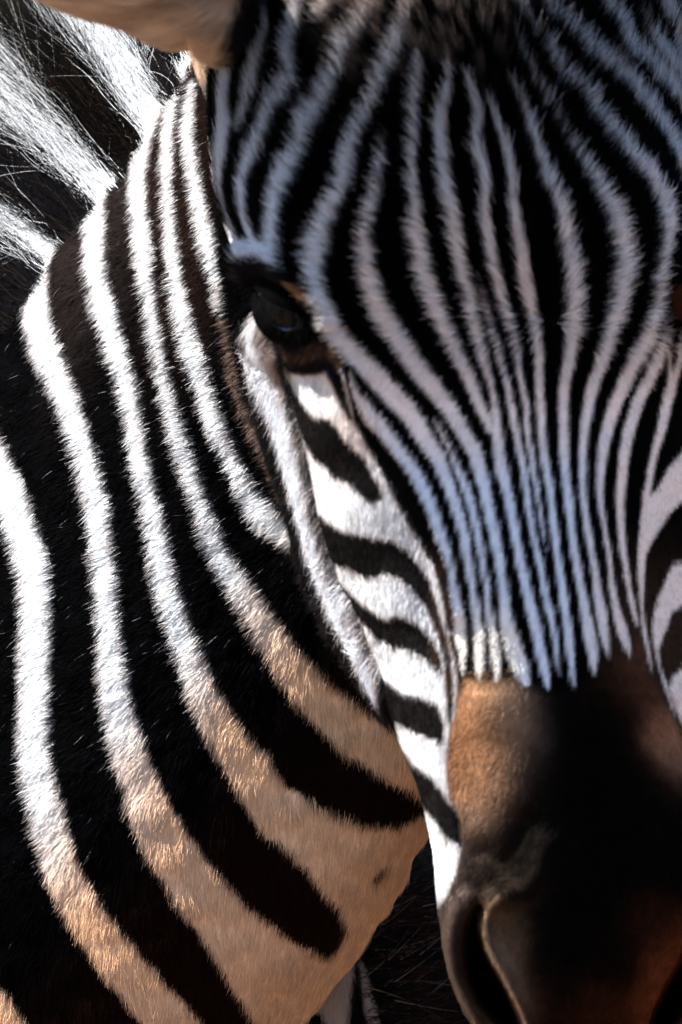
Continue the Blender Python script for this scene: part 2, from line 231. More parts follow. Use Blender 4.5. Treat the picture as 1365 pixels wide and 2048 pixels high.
nost = [(958,1792),(940,1815),(926,1850),(920,1900),(928,1960),(950,2010),(985,2050),(1020,2070),(1052,2060),(1040,2020),(1018,1970),(992,1925),(974,1885),(967,1850),(975,1815)]
nost_r = [(2*1172-a, b) for a, b in nost]
F_rim = new_field(); stroke(F_rim, [(1000,1790,6),(976,1818,12),(966,1850,15),(974,1885,15),(996,1928,14),(1022,1975,13),(1046,2030,12),(1060,2070,12)])  # highlight along the inner nostril rim, painted as a paler stroke
F_rim2 = new_field(); stroke(F_rim2, [(905,1800,20),(893,1860,22),(898,1930,20),(920,1990,20),(955,2050,20)])
F_nost = np.minimum(poly_sd(nost), poly_sd(nost_r))
def mix(a, b, t): return a*(1-t[:, None]) + np.asarray(b)*t[:, None]
def lin(c): return np.array(c, float)
def face_colour(u, v, jit):
    n = len(u)
    ju = u + jit[:, 0]; jv = v + jit[:, 1]
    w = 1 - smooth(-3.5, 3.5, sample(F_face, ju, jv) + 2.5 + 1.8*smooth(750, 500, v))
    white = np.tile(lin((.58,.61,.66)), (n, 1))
    brown = smooth(1, -7, -0 + -(-sample(F_face, ju, jv)) ) # near stripe edges the hairs turn brown
    edge = np.exp(-((sample(F_face, ju, jv)+2)/5.0)**2)
    white = mix(white, (.60,.67,.78), smooth(850, 1000, v)*smooth(1260, 1100, u)*smooth(700, 800, u))  # bluish skylight painted into the whites of the lower nose
    white = mix(white, (.74,.70,.64), smooth(1170, 1290, v)*smooth(1080, 1020, u)*smooth(880, 900, u)); white = mix(white, (.70,.71,.72), (1 - smooth(0, 8, sample(CHP, u, v)))*.9)  # stripe tips above the muzzle painted a sunlit cream; cheek whites evened
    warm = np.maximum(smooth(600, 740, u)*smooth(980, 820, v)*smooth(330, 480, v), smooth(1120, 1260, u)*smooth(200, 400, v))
    white = mix(white, (.80,.67,.61), warm*(.6+.4*value_noise(u, v, 30, 77)))  # pinkish ground bounce painted into mid-face and right-hand whites
    white = mix(white, (.27,.28,.31), smooth(480, 120, v)*.75)  # whites greyed towards the crown, its shade put into the fur colour
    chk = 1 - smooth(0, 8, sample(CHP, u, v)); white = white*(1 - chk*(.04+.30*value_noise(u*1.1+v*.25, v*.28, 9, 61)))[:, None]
    fg = 1 - smooth(-2, 4, sample(F_fringe, u, v));  white = mix(white, (.30,.24,.21), fg*smooth(.45, .85, value_noise(u*1.3+v*.6, v*1.1-u*.5, 9, 71))*.3)
    white = mix(white, (.34,.19,.12), 0.55*edge*(jit[:, 2] > 0.35))
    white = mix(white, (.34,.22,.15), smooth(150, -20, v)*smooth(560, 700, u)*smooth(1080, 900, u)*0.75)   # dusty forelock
    white = mix(white, (.16,.10,.075), fg*np.exp(-((u-548-.35*(v-700))/16)**2)*smooth(830, 760, v)*.85)
    black = np.tile(lin((.0007,.0007,.0009)), (n, 1))
    ck = smooth(12, -12, sample(CH, u, v)*0 + (u - np.interp(v, [700,845,991,1094,1185,1331], [650,714,791,847,887,913])))*smooth(720, 760, v)
    black = mix(black, (.008,.007,.007), ck)
    black = mix(black, (.03,.018,.012), smooth(1000,1300,v)*smooth(1180,1260,u)*.9)
    black = mix(black, (.09,.05,.03), smooth(1060,1220,v)*smooth(935,900,u)*smooth(845,880,u)*smooth(1440,1380,v)*.35)
    black = mix(black, (.10,.075,.06), smooth(200, 40, v)*smooth(640,720,u)*smooth(1040,940,u)*smooth(.5, .72, value_noise(u*1.4, v*.6, 15, 3))*.9)
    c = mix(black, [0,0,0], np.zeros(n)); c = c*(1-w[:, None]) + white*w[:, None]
    es = 1 - smooth(-3, 3, sample(F_eyeskin, ju, jv))
    c = mix(c, (.007,.006,.007), es)
    c = mix(c, (.20,.10,.045), (1-smooth(-4, 3, sample(F_tan, ju, jv)))*.9)
    c = mix(c, (.085,.040,.022), (1-smooth(-8, 6, sample(F_under, ju, jv)))*(.35+.65*(value_noise(u*1.0, v*.6, 7, 9) > .5)))
    # right eye corner
    c = mix(c, (.0012,.001,.0012), smooth(.95, .8, np.hypot((u-566)*.8+(v-616)*-.25, (v-616)*.95+(u-566)*-.3)/62))
    rr = np.hypot((u-1362)/32, (v-605)/38); c = mix(c, (.05,.014,.004), 1-smooth(.85, 1.1, rr))
    # muzzle
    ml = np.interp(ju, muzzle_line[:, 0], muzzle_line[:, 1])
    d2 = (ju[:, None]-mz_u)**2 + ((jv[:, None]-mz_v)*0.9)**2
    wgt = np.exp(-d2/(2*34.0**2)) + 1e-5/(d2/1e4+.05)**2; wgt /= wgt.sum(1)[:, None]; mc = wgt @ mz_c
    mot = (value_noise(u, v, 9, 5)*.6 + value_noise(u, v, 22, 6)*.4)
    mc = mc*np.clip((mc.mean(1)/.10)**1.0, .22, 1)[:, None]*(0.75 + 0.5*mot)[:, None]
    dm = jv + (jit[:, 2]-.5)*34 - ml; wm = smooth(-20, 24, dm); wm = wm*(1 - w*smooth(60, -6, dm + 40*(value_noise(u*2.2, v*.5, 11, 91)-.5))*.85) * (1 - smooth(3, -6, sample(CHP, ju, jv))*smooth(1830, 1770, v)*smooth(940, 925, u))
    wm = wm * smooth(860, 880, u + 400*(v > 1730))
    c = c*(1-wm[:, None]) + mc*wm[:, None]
    c = mix(c, (.17,.11,.075), .45*(1-smooth(-5, 5, sample(F_rim, u, v)))); c = mix(c, (.10,.07,.055), .5*(1-smooth(-9, 7, sample(F_rim2, u, v))))
    return mix(c, (.0008,.0006,.0006), smooth(-4, -16, sample(F_nost, u, v)))
def neck_s(u, v): return u*.76 + v*.65
def neck_colour(u, v, jit):
    n = len(u); ju = u + jit[:, 0]*1.3; jv = v + jit[:, 1]*1.3; s = neck_s(u, v)
    f = sample(F_neck, ju, jv); w = 1 - smooth(-4, 4, f)
    white = np.tile(lin((.70,.72,.74)), (n, 1))
    white = mix(white, (.66,.43,.26), smooth(1060, 1360, s + 60*(value_noise(u, v, 90, 2)-.5))*.95)
    white = mix(white, (.46,.29,.175), smooth(1600, 1720, s)*.8)
    edge = np.exp(-((f+2)/7.0)**2)
    white = mix(white, (.30,.17,.11), .5*edge*(jit[:, 2] > .4))
    streak = value_noise(u*1.0, v*.35, 5, 8); white *= (0.86 + .24*streak)[:, None]
    black = np.tile(lin((.0006,.0005,.0009)), (n, 1))
    black = mix(black, (.020,.014,.013), smooth(700, 450, s)*smooth(420, 330, u)*smooth(60, 140, u)*.9)
    black = mix(black, (.016,.008,.006), smooth(900, 500, v)*smooth(250, 330, u)*smooth(455, 400, u)*.8)
    black = mix(black, (.006,.002,.001), smooth(1250, 1550, s))
    black *= (0.7 + .7*value_noise(u, v, 8, 12))[:, None]
    c = black*(1-w[:, None]) + white*w[:, None]
    c = mix(c, (.16,.11,.09), 1-smooth(-4, 4, sample(F_dim, ju, jv)))
    c = mix(c, (.05,.02,.01), 1-smooth(-4, 4, sample(F_spot, ju, jv)))
    c = mix(c, (.03,.018,.012), 1-smooth(-3, 4, sample(F_seam, ju, jv)))
    return c
def low_colour(u, v, jit):
    w = 1 - smooth(-3, 3, sample(F_low, u+jit[:, 0], v+jit[:, 1]))
    c = np.tile(lin((.006,.005,.005)), (len(u), 1)); return c*(1-w[:, None]) + np.array((.5,.42,.38))*w[:, None]
def ear_colour(u, v, jit):
    n = len(u); c = np.tile(lin((.62,.44,.31)), (n, 1))
    c = mix(c, (.20,.11,.06), value_noise(u*.6, v*1.6, 40, 21)*.8)
    c = mix(c, (.60,.50,.42), smooth(-10, 60, v - np.interp(u, [120,180,260,330,390,430], [-25,5,22,32,70,140]))*.45)
    c = mix(c, (.010,.008,.008), smooth(455, 470, u + (v-60)*-.0 + (v-10)*.3 + jit[:, 0]*2))
    return c

# ------------------------------------------------------------------ body volumes
rows = np.array([  # v, outer, cheek, crest, y_front, y_crest, y_cheek, y_outer, y_back
 (-330,640,680,760,.10,.105,.12,.135,.20),(-220,520,570,680,.055,.065,.095,.12,.23),(-100,475,520,640,.035,.048,.085,.115,.25),(0,455,500,635,.014,.030,.078,.112,.26),
 (100,440,480,630,.004,.018,.072,.110,.27),(250,436,470,620,-.004,.010,.062,.105,.27),(400,452,478,612,-.008,.004,.052,.098,.27),
 (480,474,492,612,-.011,.001,.047,.094,.265),(560,490,500,622,-.014,-.002,.042,.092,.26),(640,502,526,648,-.016,-.005,.040,.090,.255),
 (720,508,566,690,-.018,-.007,.046,.095,.25),(800,520,586,722,-.020,-.009,.046,.095,.24),(900,545,606,765,-.023,-.012,.043,.092,.23),
 (1000,581,626,808,-.026,-.015,.040,.088,.22),(1100,604,654,850,-.030,-.018,.036,.084,.21),(1200,640,698,882,-.034,-.020,.030,.078,.195),
 (1300,693,740,902,-.038,-.024,.024,.068,.18),(1380,742,770,915,-.042,-.028,.018,.056,.165),(1460,790,802,925,-.046,-.031,.010,.040,.15),
 (1550,830,834,935,-.050,-.034,.002,.026,.135),(1620,852,855,945,-.053,-.037,-.002,.020,.12),(1700,869,872,955,-.057,-.040,-.006,.014,.11),
 (1800,878,884,962,-.060,-.042,-.012,.006,.095),(1850,883,890,965,-.061,-.042,-.014,.003,.09),(1950,901,910,980,-.060,-.040,-.014,.001,.08),
 (2048,948,958,1020,-.055,-.034,-.010,.003,.07),(2110,1010,1020,1060,-.045,-.028,-.008,.003,.055),(2150,1080,1085,1110,-.03,-.02,-.005,.0,.03)])
mids = ([-330,0,200,400,600,800,1000,1200,1400,1600,1800,2000,2150],[850,868,892,930,975,1010,1050,1085,1115,1140,1160,1180,1195])
TILT = 0.32
def head_mesh():
    rings = []
    for v in np.arange(-330, 2151, 10.0):
        r = interp(np.array([v]), rows[:, 0], rows[:, 1:])[0]
        m = float(interp(np.array([v]), mids[0], mids[1])[0]); o, c, x, yf, yx, yc, yo, yb = r
        k0 = .11*(max(v, -100)-300)/1800; k1 = float(np.interp(v, [1100, 1600], [.45, .95]))
        yf += k0; yx += k0; yc += k0*.85; yo += k0*k1; yb += k0*.6
        q = [(m, yf), (m-(m-x)*.55, yf+(yx-yf)*.25), (x, yx), ((x+c)/2-8, yx+(yc-yx)*.38), (c, yc), ((c+o)/2, (yc+yo)/2), (o, yo), (o+(m-o)*.12, yo+(yb-yo)*.45), (m-(m-o)*.45, yb-(yb-yo)*.12), (m, yb)]
        kr = float(np.interp(v, [-100, 0, 100, 260], [1.2, 1.18, 1.08, 1.0])); q += [(m+(m-a)*kr, b) for a, b in q[-2:0:-1]]
        q = np.array(q); q[:, 1] += (q[:, 0]-m)*S*TILT*np.clip((yb-q[:, 1])/max(yb-yf, .01), 0, 1)
        k = len(q); qq = np.vstack([q[-2:], q, q[:3]]); tt = np.linspace(0, k, 132, endpoint=False)
        z = interp(tt, np.arange(-2, k+3), qq)
        rings.append(P(z[:, 0], v, z[:, 1]))
    return ring_mesh(rings)
# crest (mane line) / throat pairs of the neck, centre depth, half thickness
nk = np.array([(760,-60,1160,760,.19,.060),(640,10,1130,950,.20,.070),(520,60,1100,1130,.205,.080),(415,112,1040,1300,.205,.085),(312,195,965,1450,.205,.090),
 (200,350,872,1625,.205,.094),(95,480,790,1790,.21,.100),(45,580,700,1935,.215,.105),(-40,700,590,2075,.225,.115),(-180,850,430,2250,.25,.13),(-420,1000,200,2480,.31,.15),(-750,1150,-50,2750,.42,.17)], float)
def neck_mesh():
    rings = []; t = np.linspace(0, len(nk)-1, 150)
    R = interp(t, np.arange(len(nk)), nk); ph = np.linspace(0, 2*math.pi, 140, endpoint=False)
    for cu, cv, tu, tv, yc, b in R:
        a = (1-np.cos(ph))/2                                   # 0 at the crest, 1 at the throat
        thick = b*np.sin(ph)*(0.80+.20*a)
        y = yc + .028 + .022*(.5-a) - thick
        rings.append(P(cu+(tu-cu)*a, cv+(tv-cv)*a, y))
    return ring_mesh(rings)
def ear_mesh():
    ax = [(500,70,60,.120,.028),(440,20,98,.080,.045),(327,-45,112,.052,.045),(214,-110,138,.048,.045),(92,-180,150,.046,.042),(-38,-235,140,.045,.036),(-150,-290,90,.045,.022),(-215,-330,25,.045,.006)]
    t = np.linspace(0, len(ax)-1, 60); R = interp(t, np.arange(len(ax)), np.array(ax, float)); ph = np.linspace(0, 2*math.pi, 64, endpoint=False)
    rings = [P(u - .5*a*np.cos(ph), v + .87*a*np.cos(ph), y - .055 + b*1.45*np.sin(ph)) for u, v, a, y, b in R]
    return ring_mesh(rings)
def down(p, length):                      # straight down towards the ground, in the animal's frame
    g = RX.transposed() @ Vector((0, 0, -1)); return [p[i]+g[i]*length for i in range(3)]
parts = {}
parts['head'] = head_mesh()
parts['neck'] = neck_mesh()
parts['ear'] = ear_mesh()
parts['ear2'] = capsule([P(425,62,.085), P(440,125,.088), P(452,188,.098)], [.011, .0105, .005], 24)
parts['low'] = capsule([P(640,1800,.30), P(665,1900,.31), P(682,2000,.31), P(690,2120,.31), P(690,2300,.32)], [.012, .0155, .0215, .024, .026], 32)
tors = [(-.33,.42,-.36),(-.12,.52,-.40),(-.10,.80,-.47),(-.12,1.10,-.52),(-.14,1.40,-.50),(-.16,1.58,-.46)]
parts['torso'] = capsule(tors, [.20,.285,.30,.31,.28,.20], 64, 12)
for k, (x, y, z, r) in enumerate([(-.26,.50,-.55,.085),(.03,.55,-.60,.085),(-.28,1.42,-.62,.10),(.02,1.46,-.62,.10)]):
    a = [x, y, z]; parts['leg%d' % k] = capsule([a, down(a, .22), down(a, .34), down(a, .56 if y < 1 else .50)], [r, r*.62, r*.45, r*.36], 24)
allv, allf, bvh = [], [], {}
for k, (v, f) in parts.items():
    off = len(allv); allv += [tuple(map(float, q)) for q in v]; allf += [tuple(i+off for i in q) for q in f]
    bvh[k] = BVHTree.FromPolygons([Vector(q) for q in v], f)
me = bpy.data.meshes.new('zebra_body'); me.from_pydata(allv, [], allf); me.update()
bm = bmesh.new(); bm.from_mesh(me); bmesh.ops.recalc_face_normals(bm, faces=bm.faces); bm.to_mesh(me); bm.free()
tmp = bpy.data.objects.new('tmp', me); scene.collection.objects.link(tmp)
md = tmp.modifiers.new('r', 'REMESH'); md.mode = 'VOXEL'; md.voxel_size = 0.0025; md.use_smooth_shade = True
sm = tmp.modifiers.new('s', 'SMOOTH'); sm.factor = 0.5; sm.iterations = 3
dg = bpy.context.evaluated_depsgraph_get(); body_me = bpy.data.meshes.new_from_object(tmp.evaluated_get(dg))
bpy.data.objects.remove(tmp); body_me.name = 'body'

nv = len(body_me.vertices); co = np.empty(nv*3); body_me.vertices.foreach_get('co', co); co = co.reshape(-1, 3)
U, V = UV(co)
near = (U > -160) & (U < 1520) & (V > -160) & (V < 2200) & (co[:, 1] < .5)
src = np.full(nv, 4)                     # 0 head, 1 neck, 2 ear, 3 low chest, 4 torso
names = ['head', 'neck', 'ear', 'low', 'torso']
for i in np.nonzero(near)[0]:
    p = Vector(co[i]); best = 9; bk = 4
    for k, nm in enumerate(names + ['ear2']):
        r = bvh[nm].find_nearest(p, 0.02)
        if r[0] is not None and r[3] < best: best = r[3]; bk = k
    src[i] = 2 if bk == 5 else bk

# ------------------------------------------------------------------ sculpt: brow, eye socket, nostril
nrm = np.empty(nv*3); body_me.vertices.foreach_get('normal', nrm); nrm = nrm.reshape(-1, 3)
def curve_d(pts, u, v, n=60):
    p = np.array(pts, float); t = np.linspace(0, len(p)-1, n); q = interp(t, np.arange(len(p)), p)
    d2 = (u[:, None]-q[:, 0])**2 + (v[:, None]-q[:, 1])**2; k = d2.argmin(1)
    tan = np.gradient(q, axis=0)[k]; side = np.sign((u-q[k, 0])*tan[:, 1]-(v-q[k, 1])*tan[:, 0])
    return np.sqrt(d2[np.arange(len(u)), k]), side, k/(n-1)
EYE = (566, 616)
hd = np.nonzero(near & (src == 0) & (nrm[:, 1] < .3))[0]
u, v = U[hd], V[hd]; disp = np.zeros(len(hd)); dy = np.zeros(len(hd))
d, s_, t_ = curve_d([(486,545),(515,528),(550,535),(585,560),(620,598),(645,640)], u, v); disp += .0075*np.exp(-(d/26)**2)       # brow
e = np.hypot((u-EYE[0])*.8+(v-EYE[1])*-.25, (v-EYE[1])*.95+(u-EYE[0])*-.3)/62; disp -= .012*np.exp(-(e)**4)                              # socket
d, s_, t_ = curve_d([(520,650),(545,690),(590,715),(640,715),(680,740)], u, v); disp += .004*np.exp(-(d/26)**2)                   # lower lid bag
d, s_, t_ = curve_d([(700,760),(760,860),(830,980),(880,1100),(905,1220)], u, v); disp += .0035*np.exp(-(d/24)**2)                # facial crest
d, s_, t_ = curve_d([(572,750),(593,840),(610,900),(635,1030),(655,1100),(700,1200),(745,1310),(772,1375)], u, v); disp -= .0005*np.exp(-(d/9)**2)  # groove behind the cheek
for f, (du, dv, a, sg) in enumerate([(660,860,.003,60),(720,1040,.003,70),(780,1210,.0025,60),(960,1420,.003,60)]): disp += a*np.exp(-((u-du)**2+(v-dv)**2)/sg**2)
nost = [(958,1792),(940,1815),(926,1850),(920,1900),(928,1960),(950,2010),(985,2050),(1020,2070),(1052,2060),(1040,2020),(1018,1970),(992,1925),(974,1885),(967,1850),(975,1815)]
ns = sample(poly_sd(nost), u, v); dy += .034*smooth(4, -24, ns)
nost_r = [(2*1172-a, b) for a, b in nost]; nsr = sample(poly_sd(nost_r), u, v); dy += .034*smooth(3, -16, nsr)
d, s_, t_ = curve_d([(1010,1780),(982,1810),(972,1845),(980,1885),(1000,1928),(1028,1978),(1050,2030),(1066,2070)], u, v); dy -= .009*np.exp(-(d/17)**2)
d, s_, t_ = curve_d([(930,1800),(905,1850),(902,1920),(915,1980),(950,2040)], u, v); dy -= .006*np.exp(-(d/17)**2)
d, s_, t_ = curve_d([(1005,1800),(1045,1780),(1075,1745),(1092,1690)], u, v); dy -= .005*np.exp(-(d/20)**2)
d, s_, t_ = curve_d([(970,1700),(1010,1720),(1030,1690),(1050,1640)], u, v); dy += .003*np.exp(-(d/26)**2)
co[hd] += nrm[hd]*disp[:, None]; co[hd, 1] += dy
# a soft muscle relief on the neck
nkv = np.nonzero(near & (src == 1))[0]; u, v = U[nkv], V[nkv]
r = .0035*(value_noise(u*.8-v*.5, u*.3+v*.4, 150, 31)-.5) + .002*(value_noise(u, v, 45, 32)-.5)
co[nkv] += nrm[nkv]*r[:, None]
body_me.vertices.foreach_set('co', co.ravel()); body_me.update()
body_me.vertices.foreach_get('normal', nrm.ravel()) if False else None
nn = np.empty(nv*3); body_me.vertices.foreach_get('normal', nn); nrm = nn.reshape(-1, 3)
U, V = UV(co)

def colour(srcs, u, v, jit):
    out = np.empty((len(u), 3))
    for k, fn in enumerate([face_colour, neck_colour, ear_colour, low_colour, None]):
        m = srcs == k
        if not m.any(): continue
        if fn is None:      # torso: broad upright black and white stripes, shade beneath the throat painted black
            st = np.sin((u*.9+v*.25)/38.0); c = np.where((st > .35)[:, None], (.5,.44,.4), (.0015,.0012,.0012)); c[(v > 1700) & (u > 700) & (u < 1400)] = (.001,.001,.001); out[m] = c[m]
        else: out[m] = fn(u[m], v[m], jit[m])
    return np.clip(out, .0005, 1)
col = np.full((nv, 4), .01); col[:, 3] = 1
for a in range(0, nv, 60000):
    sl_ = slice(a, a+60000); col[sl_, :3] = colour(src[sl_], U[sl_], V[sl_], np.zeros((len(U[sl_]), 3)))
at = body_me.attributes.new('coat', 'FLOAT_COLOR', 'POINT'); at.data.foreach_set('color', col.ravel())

def skin_nodes(n, l, b):
    tc = n.new('ShaderNodeTexCoord'); no = n.new('ShaderNodeTexNoise'); no.inputs['Scale'].default_value = 900; no.inputs['Detail'].default_value = 3
    bp = n.new('ShaderNodeBump'); bp.inputs['Strength'].default_value = .35; bp.inputs['Distance'].default_value = .001
    l.new(tc.outputs['Object'], no.inputs['Vector']); l.new(no.outputs['Fac'], bp.inputs['Height']); l.new(bp.outputs['Normal'], b.inputs['Normal'])
M_skin = mat('zebra_skin', rough=.65, spec=.01, attr='coat', build=skin_nodes)
M_fur = mat('zebra_fur', rough=.55, spec=.012, attr='hair_colour')

zebra = bpy.data.objects.new('zebra', None); scene.collection.objects.link(zebra)
zebra.location = ORG; zebra.rotation_euler = (-PITCH, 0, 0)
zebra['label'] = 'black and white striped zebra with its head turned to the front'
zebra['category'] = 'zebra'
def child(name, data, parent=zebra, kind=None, label=None):
    o = bpy.data.objects.new(name, data); scene.collection.objects.link(o); o.parent = parent
    if kind: o['kind'] = kind
    if label: o['label'] = label
    return o
body_me.materials.clear(); body_me.materials.append(M_skin)
body_me.polygons.foreach_set('use_smooth', [True]*len(body_me.polygons))
body = child('body', body_me)

# ------------------------------------------------------------------ hair
def hair_object(name, root, pts, radius, cols, material=M_fur, label=None):
    """pts (N,K,3) ; radius (N,K) ; cols (N,3)"""
    N, K, _ = pts.shape; cu = bpy.data.hair_curves.new(name); cu.add_curves([K]*N)
    cu.position_data.foreach_set('vector', pts.reshape(-1).astype(np.float32))
    ra = cu.attributes.get('radius') or cu.attributes.new('radius', 'FLOAT', 'POINT'); ra.data.foreach_set('value', radius.reshape(-1).astype(np.float32))
    ca = cu.attributes.new('hair_colour', 'FLOAT_COLOR', 'CURVE'); c4 = np.ones((N, 4), np.float32); c4[:, :3] = cols; ca.data.foreach_set('color', c4.ravel())
    cu.materials.append(material); return child(name, cu, root, 'stuff', label)

body_me.calc_loop_triangles(); nt_ = len(body_me.loop_triangles)
tri = np.empty(nt_*3, int); body_me.loop_triangles.foreach_get('vertices', tri); tri = tri.reshape(-1, 3)
tc_ = co[tri].mean(1); tu, tv = UV(tc_); A, B, C_ = co[tri[:, 0]], co[tri[:, 1]], co[tri[:, 2]]
cr = np.cross(B-A, C_-A); area = np.linalg.norm(cr, axis=1)/2; tn = nrm[tri].mean(1); tn /= np.linalg.norm(tn, axis=1)[:, None]
ts = src[tri[:, 0]]
view = tc_ + np.array([0, D, 0]); view /= np.linalg.norm(view, axis=1)[:, None]
facing = (tn*view).sum(1)
vis = (facing < .35) & (tu > -60) & (tu < 1440) & (tv > -70) & (tv < 2110)
hp = sample(poly_sd([(600,300),(1500,300),(1500,2000),(960,1900),(900,1500),(800,1300),(700,1050),(640,800),(600,600)]), tu, tv)
vis &= ~((ts == 1) & (hp < 0))
dens = np.zeros(nt_)
dens[ts == 0] = 2.6e6; dens[ts == 1] = 3.6e6; dens[ts == 2] = 1.6e6; dens[ts == 3] = 1.5e6
dens[(ts == 0) & (tv < 620)] = 1.7e6
dens[(ts == 0) & (tv > 700)] = 3.6e6; dens[(ts == 0) & (tv > 1340) & (tu > 880)] = 6e6
sock = np.hypot((tu-EYE[0])*.8+(tv-EYE[1])*-.25, (tv-EYE[1])*.95+(tu-EYE[0])*-.3)/62
dens[(ts == 0) & (sock < .72)] = 0
nz = np.minimum(sample(poly_sd(nost), tu, tv), sample(poly_sd(nost_r), tu, tv)); dens[(ts == 0) & (nz < 0)] = 0
dens[~vis] = 0
cnt = rng.poisson(area*dens); idx = np.repeat(np.arange(nt_), cnt); N = len(idx)
r1, r2 = rng.random(N), rng.random(N); fl = r1+r2 > 1; r1[fl] = 1-r1[fl]; r2[fl] = 1-r2[fl]
root = A[idx] + (B-A)[idx]*r1[:, None] + (C_-A)[idx]*r2[:, None]
w0 = (1-r1-r2)[:, None]; nr = nrm[tri[idx, 0]]*w0 + nrm[tri[idx, 1]]*r1[:, None] + nrm[tri[idx, 2]]*r2[:, None]; nr /= np.linalg.norm(nr, axis=1)[:, None]
hs = ts[idx]; hu, hv = UV(root)
js = np.where((hs == 0) & (hv > 700), 1.1, 2.2)
jit = np.stack([rng.normal(0, 1, N)*js, rng.normal(0, 1, N)*js, rng.random(N)], 1)
# growth direction (in picture-plane terms: right, down), length, lift
du = np.zeros(N); dv = np.zeros(N); ln = np.full(N, .008); lift = np.full(N, .35)
h = hs == 0
wx = (hu-1050+.15*(650-hv))/380.0; top = smooth(840, 520, hv)
fx = np.clip(wx*2.4, -1.1, 1.1) - .32*np.exp(-(wx*3)**2); fy = -(0.5+.7*smooth(560, 200, hv))
gx = np.clip(wx*.9, -.6, .6) - .25*np.exp(-(wx*3)**2); gy = np.ones(N)
du[h] = (fx*top + gx*(1-top))[h]; dv[h] = (fy*top + gy*(1-top))[h]
ln[h] = (.0026 + .0070*top + .0035*smooth(420, 60, hv))[h]; ln[h & (hv > 1380)] = .0034
lift[h] = (.16 + .42*top)[h]
cm = h & (sample(CH, hu, hv) < 6) | (h & (hu < 760) & (hv > 720)); du[cm] = -.15; dv[cm] = 1; ln[cm] = .0042
fr = h & (sample(F_fringe, hu, hv) < 4) | (h & (hu < np.interp(hv, [560,720,840,1030,1200,1375], [500,555,583,625,690,765])) & (hv > 560) & (hv < 1420))
du[fr] = -1.0; dv[fr] = .75; ln[fr] = .0115; lift[fr] = .42
m = hs == 1; sN = neck_s(hu, hv); lowr = smooth(1000, 1450, sN)
du[m] = (-1.0*(1-lowr) + (-.05)*lowr)[m]; dv[m] = (.62*(1-lowr) + 1.0*lowr)[m]; ln[m] = (.0055+.0022*smooth(350, 750, hv))[m]; lift[m] = (.25*(1-lowr)+.07*lowr)[m]
m = hs == 2; du[m] = -1.0; dv[m] = -.1; ln[m] = .013; lift[m] = .42
b2 = m & (hv > 60) & (hu > 380); du[b2] = .2; dv[b2] = 1; ln[b2] = .010
m = hs == 3; du[m] = 0.1; dv[m] = 1; ln[m] = .009; lift[m] = .2
ang = rng.normal(0, .19, N)*np.where((hs == 1), 1-.4*lowr, 1) + (value_noise(hu, hv, 22, 41)-.5)*.55; cs, sn = np.cos(ang), np.sin(ang)
du, dv = du*cs-dv*sn, du*sn+dv*cs
flow = np.stack([du, np.zeros(N), -dv], 1); flow -= nr*(flow*nr).sum(1)[:, None]
flow /= (np.linalg.norm(flow, axis=1)[:, None]+1e-6)
lift = np.clip(lift + rng.normal(0, .1, N) + (value_noise(hu, hv, 15, 42)-.5)*.16, .05, 1.1)
d0 = flow + nr*(lift*1.35)[:, None]; d0 /= np.linalg.norm(d0, axis=1)[:, None]
d1 = flow + nr*(lift*.55)[:, None]; d1 /= np.linalg.norm(d1, axis=1)[:, None]
d2 = flow + nr*(lift*.10)[:, None] + rng.normal(0, .10, (N, 3)); d2 /= np.linalg.norm(d2, axis=1)[:, None]
L = ln*np.clip(rng.normal(1, .22, N), .4, 1.7)
mid_p = root + flow*(L*np.where(hs == 0, .32, .42))[:, None]; cu_, cv_ = UV(mid_p)
hc = np.empty((N, 3))
for a in range(0, N, 60000):
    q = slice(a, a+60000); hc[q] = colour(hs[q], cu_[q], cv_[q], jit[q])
gl = (hs == 1) & (hc.mean(1) < .03) & (rng.random(N) < .0035) & (neck_s(hu, hv) < 1250); hc[gl] = rng.uniform(.04, .25, gl.sum())[:, None]*np.array([.9,.95,1.1])
hc *= np.clip(1+rng.normal(0, .13, N), .6, 1.4)[:, None]
p0 = root - nr*.0004; p1 = p0 + d0*(L*.34)[:, None]; p2 = p1 + d1*(L*.34)[:, None]; p3 = p2 + d2*(L*.36)[:, None]
pts = np.stack([p0, p1, p2, p3], 1)
wid = np.where(hs == 0, .00014, .00011)*np.clip(rng.normal(1, .15, N), .6, 1.5)
wid[(hs == 0) & (hv > 1340)] *= .68
rad = wid[:, None]*np.array([1.0, .9, .65, .12])
for nm, mm, lb in (('face_fur', hs == 0, None), ('neck_fur', hs == 1, None), ('ear_fur', hs == 2, 'soft tan fur on the ear'), ('chest_fur', hs == 3, None)):
    hair_object(nm, zebra, pts[mm], rad[mm], hc[mm], label=lb)
print('fur strands', N, 'body faces', len(body_me.polygons))

